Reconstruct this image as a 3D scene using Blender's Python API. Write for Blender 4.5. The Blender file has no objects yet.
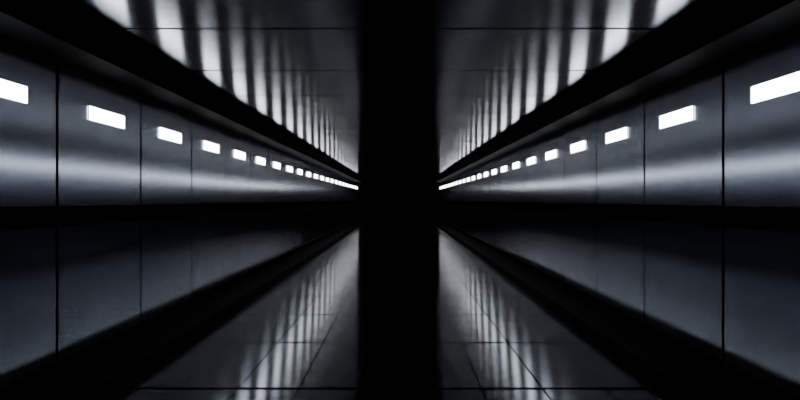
import bpy, bmesh
from mathutils import Vector

FLOOR_Z=0.0; CAMZ=1.54; CAMX=0.08
HW=2.72
L=1.265
SEAM0=3.92
Y0=SEAM0-6*L; NP=28; Y1=Y0+NP*L
CEIL=CAMZ+1.40

def nodes(name):
    m=bpy.data.materials.new(name); m.use_nodes=True
    return m, m.node_tree, m.node_tree.nodes["Principled BSDF"]

def metal(name,col,rough,var=0.0,aniso=0.0,metallic=1.0,tangent=None,spec=.5):
    m,nt,b=nodes(name)
    b.inputs["Base Color"].default_value=(*col,1)
    b.inputs["Metallic"].default_value=metallic
    b.inputs["Specular IOR Level"].default_value=spec
    tc=nt.nodes.new("ShaderNodeTexCoord")
    n=nt.nodes.new("ShaderNodeTexNoise"); n.inputs["Scale"].default_value=1.2; n.inputs["Detail"].default_value=1
    mr=nt.nodes.new("ShaderNodeMapRange")
    mr.inputs["From Min"].default_value=.2; mr.inputs["From Max"].default_value=.8
    mr.inputs["To Min"].default_value=rough-var; mr.inputs["To Max"].default_value=rough+var
    nt.links.new(tc.outputs["Object"],n.inputs["Vector"])
    nt.links.new(n.outputs["Fac"],mr.inputs["Value"]); nt.links.new(mr.outputs[0],b.inputs["Roughness"])
    if aniso:
        b.inputs["Anisotropic"].default_value=aniso
        cx=nt.nodes.new("ShaderNodeCombineXYZ")
        for i in range(3): cx.inputs[i].default_value=tangent[i]
        nt.links.new(cx.outputs[0],b.inputs["Tangent"])
    return m

M_wall=metal("wall_brushed_steel",(.155,.17,.205),.18,.01,.8,tangent=(0,1,0))
M_low=metal("lower_panel_steel",(.26,.28,.325),.16,.01,.8,tangent=(0,1,0))
M_ceil=metal("ceiling_gloss_panel",(.145,.158,.185),.185,.01,.8,tangent=(0,1,0))
M_floor=metal("floor_polished_tile",(.15,.163,.19),.155,.01,.88,tangent=(0,1,0))
M_black=metal("black_matte",(.002,.002,.0025),.7,.0,metallic=0.0,spec=.05)
M_trim=metal("dark_trim",(.001,.0011,.0014),.7,.0,metallic=0.0,spec=.015)
M_joint=metal("black_joint",(.0,.0,.0),.9,.0,metallic=0.0,spec=0)
M_case,_,b=nodes("lamp_housing"); b.inputs["Base Color"].default_value=(.05,.05,.055,1); b.inputs["Metallic"].default_value=1; b.inputs["Roughness"].default_value=.4
M_em,_,b=nodes("lamp_diffuser"); b.inputs["Base Color"].default_value=(.9,.9,.9,1)
b.inputs["Emission Color"].default_value=(.93,.96,1,1); b.inputs["Emission Strength"].default_value=27.0

def box(bm,x0,x1,y0,y1,z0,z1,mi=0,bev=0.0):
    t=bmesh.new()
    vs=[t.verts.new((x,y,z)) for x in (x0,x1) for y in (y0,y1) for z in (z0,z1)]
    for f in ((0,1,3,2),(4,6,7,5),(0,4,5,1),(2,3,7,6),(0,2,6,4),(1,5,7,3)):
        t.faces.new([vs[i] for i in f])
    bmesh.ops.recalc_face_normals(t,faces=t.faces)
    if bev>0: bmesh.ops.bevel(t,geom=t.edges[:],offset=bev,segments=2,affect='EDGES',profile=.5)
    for f in t.faces: f.material_index=mi
    me=bpy.data.meshes.new("tmp"); t.to_mesh(me); t.free()
    bm.from_mesh(me); bpy.data.meshes.remove(me)

def obj(name,bm,mats):
    me=bpy.data.meshes.new(name); bm.to_mesh(me); bm.free()
    for m in mats: me.materials.append(m)
    o=bpy.data.objects.new(name,me); bpy.context.collection.objects.link(o); return o

G=0.016
UT,UB=CAMZ+1.15,CAMZ-0.05
LT,LB=CAMZ-0.22,CAMZ-1.32
CW=2.36; FW=2.24
for side,s in (("left",-1),("right",1)):
    bm=bmesh.new()
    def X(a,b): return (min(s*a,s*b),max(s*a,s*b))
    # black backing just behind the panel faces so the joints read dark from any angle
    box(bm,*X(HW+.012,HW+.25),Y0,Y1,FLOOR_Z-.1,CEIL+.2,2)
    for i in range(NP):
        a=Y0+i*L+G; c=Y0+(i+1)*L-G
        box(bm,*X(HW,HW+.02),a,c,UB,UT,0,0)
        box(bm,*X(HW,HW+.02),a,c,LB,LT,1,0)
    obj("wall_"+side,bm,[M_wall,M_low,M_joint])
    bm=bmesh.new()
    box(bm,*X(CW+.004,HW+.03),Y0,Y1,UT+.004,CEIL+.05,0,.006)
    obj("trim_bulkhead_"+side,bm,[M_trim])
    bm=bmesh.new()
    box(bm,*X(FW+.004,HW+.03),Y0,Y1,-.04,LB-.10,0,.01)
    obj("baseboard_"+side,bm,[M_black])

bm=bmesh.new()
box(bm,-HW-.2,HW+.2,Y0,Y1,CEIL+.012,CEIL+.2,1)
cols=2; cwid=2*CW/cols
for i in range(NP):
    for j in range(cols):
        box(bm,-CW+j*cwid+.006,-CW+(j+1)*cwid-.006,Y0+i*L+.018,Y0+(i+1)*L-.018,CEIL,CEIL+.02,0)
obj("ceiling",bm,[M_ceil,M_joint])
bm=bmesh.new()
box(bm,-HW-.2,HW+.2,Y0,Y1,-.2,-.012,1)
cols=9; cwid=2*FW/cols
for i in range(NP):
    for j in range(cols):
        box(bm,-FW+j*cwid+.009,-FW+(j+1)*cwid-.009,Y0+i*L+.022,Y0+(i+1)*L-.022,-.02,0,0)
obj("floor",bm,[M_floor,M_joint])
for nm,a in (("wall_end",Y1),("wall_back",Y0-.2)):
    bm=bmesh.new(); box(bm,-HW-.3,HW+.3,a,a+.2,-.2,CEIL+.2); obj(nm,bm,[M_joint])

def lampmesh(s):
    bm=bmesh.new()
    w=.268;h=.061
    def X(a,b): return (min(-s*a,-s*b),max(-s*a,-s*b))
    box(bm,*X(0,.004),-w-.005,w+.005,-h-.005,h+.005,1,.001)
    box(bm,*X(.003,.014),-w,w,-h,h,0,.001)
    me=bpy.data.meshes.new("wall_lamp"); bm.to_mesh(me); bm.free()
    me.materials.append(M_em); me.materials.append(M_case); return me
for s in (-1,1):
    me=lampmesh(s)
    for i in range(NP):
        o=bpy.data.objects.new("wall_lamp",me); bpy.context.collection.objects.link(o)
        o.location=(s*HW,Y0+(i+.5)*L+.035,CAMZ+.784)

w=bpy.data.worlds.new("w"); bpy.context.scene.world=w; w.use_nodes=True
w.node_tree.nodes["Background"].inputs[0].default_value=(0,0,0,1)
cam=bpy.data.cameras.new("camera"); co=bpy.data.objects.new("camera",cam); bpy.context.collection.objects.link(co)
co.location=(CAMX,0,CAMZ); co.rotation_euler=(1.5707963,0,0); cam.lens=21.6; cam.sensor_width=36; cam.clip_start=.05; cam.clip_end=200
bpy.context.scene.camera=co
